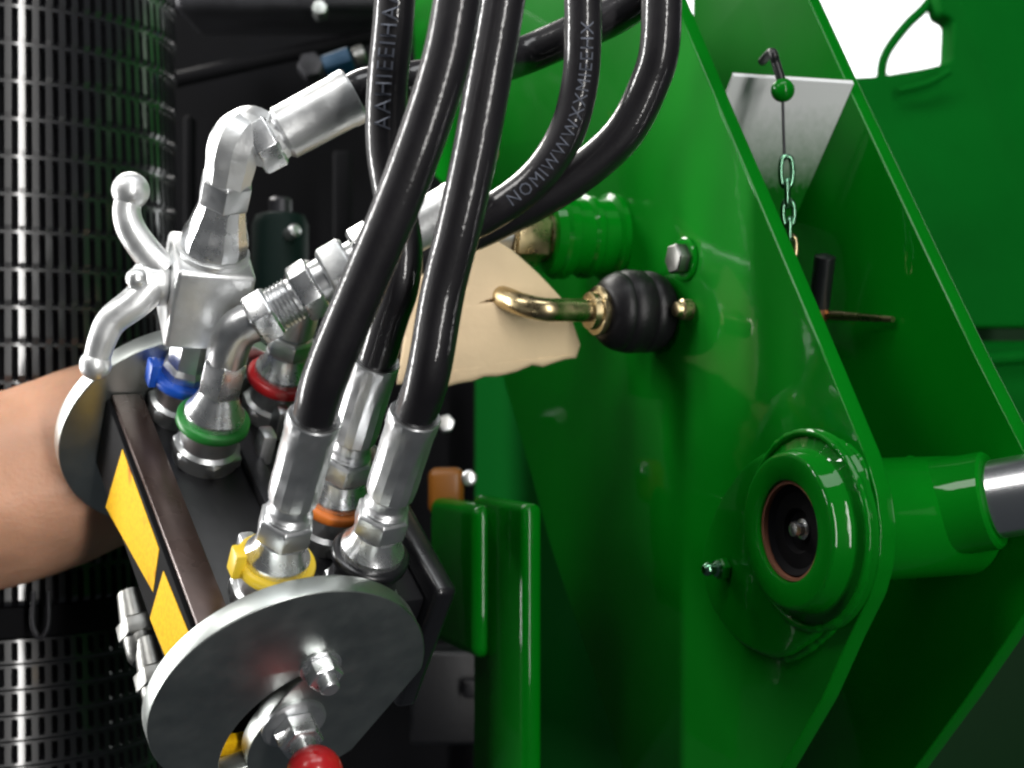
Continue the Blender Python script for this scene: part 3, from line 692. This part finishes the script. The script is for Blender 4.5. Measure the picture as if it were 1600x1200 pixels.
# ================================================================== THE ARM
def arm_mesh():
    bms = []
    def ring_tube(path, radf, segs=40, sq=1.0):
        return tube(path, radf, segs, 80)
    A0, A1, A2 = P(-230, 800, 0.15), P(20, 762, 0.165), P(150, 712, 0.185)
    wr = P(262, 690, 0.205)
    ax = spline([A0, A1, A2, wr], 10)
    ms = [tube(ax, lambda u: 0.0655 - 0.004 * u - 0.022 * max(0, u - 0.74) / 0.26, 40, 80)]
    pal = GR - ca * 0.016
    ms.append(tube(spline([wr, (wr + pal) / 2, pal, pal + cs * 0.02], 8), lambda u: 0.031 - 0.010 * u, 24, 80))
    for i in range(4):
        o = cf * (0.030 - 0.021 * i)
        L = (0.95, 1.05, 1.0, 0.8)[i]
        b = pal + o + cs * 0.012
        ms.append(tube(spline([b, b + cs * 0.024 * L + ca * 0.006, b + cs * 0.026 * L + ca * 0.026, b + cs * 0.006 + ca * 0.034, b - cs * 0.010 + ca * 0.026], 6), lambda u: 0.0098 - 0.0025 * u, 14, 80))
    b = pal + cf * 0.020 + cs * 0.004
    ms.append(tube(spline([b, b + cf * 0.016 + ca * 0.012, b + cf * 0.012 + ca * 0.034 + cs * 0.012], 6), lambda u: 0.0115 - 0.003 * u, 14, 80))
    bm = bmesh.new()
    for m in ms: bm.from_mesh(m); bpy.data.meshes.remove(m)
    me = bpy.data.meshes.new('arm'); bm.to_mesh(me); bm.free()
    ob = bpy.data.objects.new('arm', me); COL.objects.link(ob)
    r = ob.modifiers.new('r', 'REMESH'); r.mode = 'VOXEL'; r.voxel_size = 0.0032
    s = ob.modifiers.new('s', 'SMOOTH'); s.factor = 0.5; s.iterations = 8
    dg = bpy.context.evaluated_depsgraph_get(); dg.update()
    out = bpy.data.meshes.new_from_object(ob.evaluated_get(dg)); bpy.data.objects.remove(ob)
    # muscle and tendon relief
    for v in out.vertices:
        n = v.normal
        v.co += n * (0.0022 * noise.noise(v.co * 18) + 0.0007 * noise.noise(v.co * 70))
    return finish(out, 80)
pe = obj('person', arm_mesh(), 'skin'); tag(pe, 'bare forearm reaching in from the left behind the coupler, hand on its grip', 'person')

# ================================================================== SLOTTED BLACK SLEEVE
def sleeve(cx, cy, r0, z0, z1, rows, cols, depth, bulge, height=0.80, duty=0.50, lean=Vector((0, 0, 0))):
    SU, SV = 6, 10
    nu, nv = cols * SU, rows * SV
    vs, fs, mi = [], [], []
    for j in range(nv + 1):
        z = z1 + (z0 - z1) * j / nv
        fj = (j % SV) / SV
        for i in range(nu):
            fi = (i % SU) / SU
            th = 2 * math.pi * i / nu
            inslot = (fi > 0.6) and (0.15 < fj < 0.15 + height)
            sd = depth if inslot else 0.0
            ridge = 0.0
            gap = 0.0
            r = r0 + bulge * (fj - 0.5) + gap - sd + ridge
            t = j / nv
            vs.append((cx + lean.x * t + r * math.sin(th), cy + lean.y * t - r * math.cos(th), z))
    for j in range(nv):
        for i in range(nu):
            a = j * nu + i; b = j * nu + (i + 1) % nu
            fs.append((a, b, b + nu, a + nu))
            fi = (i % SU) / SU; fj = (j % SV) / SV
            mi.append(1 if (fi > 0.45 and 0.15 < fj < 0.15 + height - 1.0 / SV) else 0)  # slot walls and floors coloured black for the shade inside open holes
    me = bpy.data.meshes.new('sleeve'); me.from_pydata(vs, [], fs); me.update()
    me.materials.append(MATS['sleeve_plastic']); me.materials.append(MATS['shadow_black'])
    for p, q in zip(me.polygons, mi): p.material_index = q
    return finish(me, 40)
ys = 0.30
sx = P(5, 0, ys).x; sr = 267 * S * (D + ys) / D * 0.985
zt_, zm, zb_ = P(0, -120, ys - sr).z, P(0, 975, ys - sr).z, P(0, 1330, ys - sr).z
slv = thing('slotted_sleeve', 'black ribbed sleeve with rows of slots, upright at the left edge', 'protective sleeve', (sx, ys, zb_))
obj('upper_sleeve', sleeve(sx, ys, sr, zm + 0.010, zt_, 18, 90, 0.0060, 0.0016), 'sleeve_plastic', slv)
obj('band', lathe([(zm - 0.012, sr * 0.985), (zm - 0.011, sr * 1.0), (zm + 0.009, sr * 1.0), (zm + 0.0098, sr * 0.985)], Vector((sx, ys, 0)), mz, 96, 30), 'shadow_black', slv)
obj('lower_sleeve', sleeve(sx, ys, sr * 0.985, zb_, zm - 0.013, 8, 90, 0.0060, 0.0016, 0.6), 'sleeve_plastic', slv)
ux = P(66, 0, ys - sr).x; uz = zm
obj('clip', tube(spline([Vector((ux - 0.005, ys - sr - 0.003, uz + 0.022)), Vector((ux - 0.005, ys - sr - 0.004, uz)), Vector((ux, ys - sr - 0.005, uz - 0.008)), Vector((ux + 0.005, ys - sr - 0.004, uz)), Vector((ux + 0.005, ys - sr - 0.003, uz + 0.022))], 8), 0.0018, 12), 'dark_steel', slv)

# ================================================================== BACKGROUND
# dark chassis behind the coupler
ch0 = thing('tractor_chassis', 'unlit black chassis panels behind the coupler and hoses', 'chassis', P(350, 1250, 0.6))
a, b = P(-200, -60, 0.62), P(760, 1330, 0.62)
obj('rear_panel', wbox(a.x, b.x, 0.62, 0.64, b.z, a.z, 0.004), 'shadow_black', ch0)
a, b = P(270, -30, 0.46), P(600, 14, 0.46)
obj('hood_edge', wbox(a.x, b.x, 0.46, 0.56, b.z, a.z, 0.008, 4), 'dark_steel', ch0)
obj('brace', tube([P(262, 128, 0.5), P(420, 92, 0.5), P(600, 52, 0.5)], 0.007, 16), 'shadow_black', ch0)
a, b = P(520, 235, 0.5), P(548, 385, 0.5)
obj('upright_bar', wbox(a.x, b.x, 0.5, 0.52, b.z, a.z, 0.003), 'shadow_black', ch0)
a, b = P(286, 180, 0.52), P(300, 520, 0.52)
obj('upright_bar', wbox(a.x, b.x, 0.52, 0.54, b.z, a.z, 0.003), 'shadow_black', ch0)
a, b = P(640, 1018, 0.42), P(748, 1165, 0.42)
obj('lower_bracket', wbox(a.x, b.x, 0.42, 0.46, b.z, a.z, 0.004), 'black_paint', ch0)
a, b = P(725, 1062, 0.41), P(748, 1090, 0.41)
obj('bracket_block', wbox(a.x, b.x, 0.405, 0.4199, b.z, a.z, 0.002), 'black_paint', ch0)
for (x, y, yy, r, m) in ((500, 16, 0.455, 0.0065, 'plate_steel'), (486, 104, 0.49, 0.012, 'dark_steel'), (696, 662, 0.36, 0.007, 'zinc')):
    p = P(x, y, yy)
    obj('bolt', hexnut(p, Vector((0.1, -1, 0.1)), -0.012, 0.008, r, 0.2), m, ch0)
a, b = P(560, 380, 0.60), P(760, 800, 0.60)
tk = thing('dark_green_reservoir', 'dark green upright cylinder in the shade right of the ball valve', 'reservoir', P(438, 500, 0.34))
p = P(438, 520, 0.34)
obj('shell', lathe([(-0.05, 0.022), (0.085, 0.022), (0.092, 0.019), (0.094, 0.012), (0.094, 0)], p, mz, 40, 40), 'dark_teal', tk)
obj('cap', lathe([(0.0941, 0.009), (0.104, 0.009), (0.106, 0.007), (0.106, 0)], p, mz, 24, 40), 'dark_steel', tk)
obj('outlet', lathe([(0, 0.005), (0.012, 0.005), (0.014, 0.003)], p + Vector((0.010, -0.02, 0.075)), Vector((0.5, -0.8, 0.2)), 18), 'zinc', tk)
bl = thing('blue_union', 'small blue and pale pipe union in the dark above the elbow', 'pipe fitting', P(545, 92, 0.4))
obj('blue_nut', hexnut(P(532, 98, 0.4), Vector((1, 0, 0.35)), -0.014, 0.010, 0.0115, 0.3), 'blue_fitting', bl)
obj('pale_nut', hexnut(P(532, 98, 0.4), Vector((1, 0, 0.35)), 0.012, 0.022, 0.0085, 0.1), 'dark_zinc', bl)
am = thing('amber_bracket', 'small amber plastic clip with a pale screw beside the green post', 'clip', P(705, 760, 0.24))
a, b = P(668, 732, 0.23), P(724, 806, 0.23)
obj('clip_body', wbox(a.x, b.x, 0.23, 0.25, b.z, a.z, 0.006, 4), 'amber', am)
obj('screw', lathe([(-0.004, 0.0055), (0.003, 0.0055), (0.004, 0.004), (0.004, 0)], P(733, 747, 0.235), Vector((0.1, -1, 0.1)), 18), 'zinc_bright', am)
wr_ = thing('copper_wire', 'thin copper coloured wire hanging behind the hoses before the green plate', 'wire', P(772, 200, 0.22))
obj('strand', tube(spline([P(780, 150, 0.24), P(776, 185, 0.23), P(770, 212, 0.225), P(776, 240, 0.225), P(766, 258, 0.23)], 8), 0.0016, 10), 'copper', wr_)

a, b = P(900, 470, 0.66), P(2000, 1400, 0.66)
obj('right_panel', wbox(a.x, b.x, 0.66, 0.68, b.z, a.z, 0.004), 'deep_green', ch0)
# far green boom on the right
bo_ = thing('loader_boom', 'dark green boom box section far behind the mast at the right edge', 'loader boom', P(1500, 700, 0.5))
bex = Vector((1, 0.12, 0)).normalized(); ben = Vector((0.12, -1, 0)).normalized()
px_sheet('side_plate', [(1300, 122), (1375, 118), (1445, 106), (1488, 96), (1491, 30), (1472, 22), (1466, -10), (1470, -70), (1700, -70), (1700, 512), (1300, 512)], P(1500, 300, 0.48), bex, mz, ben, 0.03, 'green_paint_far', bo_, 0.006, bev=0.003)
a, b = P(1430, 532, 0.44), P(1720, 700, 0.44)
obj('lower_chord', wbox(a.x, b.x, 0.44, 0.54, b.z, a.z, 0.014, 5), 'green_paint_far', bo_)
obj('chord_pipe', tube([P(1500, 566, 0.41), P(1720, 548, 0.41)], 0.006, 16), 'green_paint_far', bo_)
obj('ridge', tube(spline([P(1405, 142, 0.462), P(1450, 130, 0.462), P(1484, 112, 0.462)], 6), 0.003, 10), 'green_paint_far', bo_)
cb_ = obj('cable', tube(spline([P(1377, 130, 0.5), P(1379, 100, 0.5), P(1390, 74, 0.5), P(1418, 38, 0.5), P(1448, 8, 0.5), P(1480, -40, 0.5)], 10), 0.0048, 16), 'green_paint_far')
tag(cb_, 'dark green cable arching across the white gap at the top right', 'cable')
# open sky seen through the gap
a, b = P(1000, -900, 2.6), P(2600, 700, 2.6)
bm = bmesh.new(); vs = [bm.verts.new(v) for v in ((a.x, 2.6, b.z), (b.x, 2.6, b.z), (b.x, 2.6, a.z), (a.x, 2.6, a.z))]; bm.faces.new(vs)
sk = obj('sky', from_bm(bm, 0), 'sky_white'); sk['kind'] = 'structure'
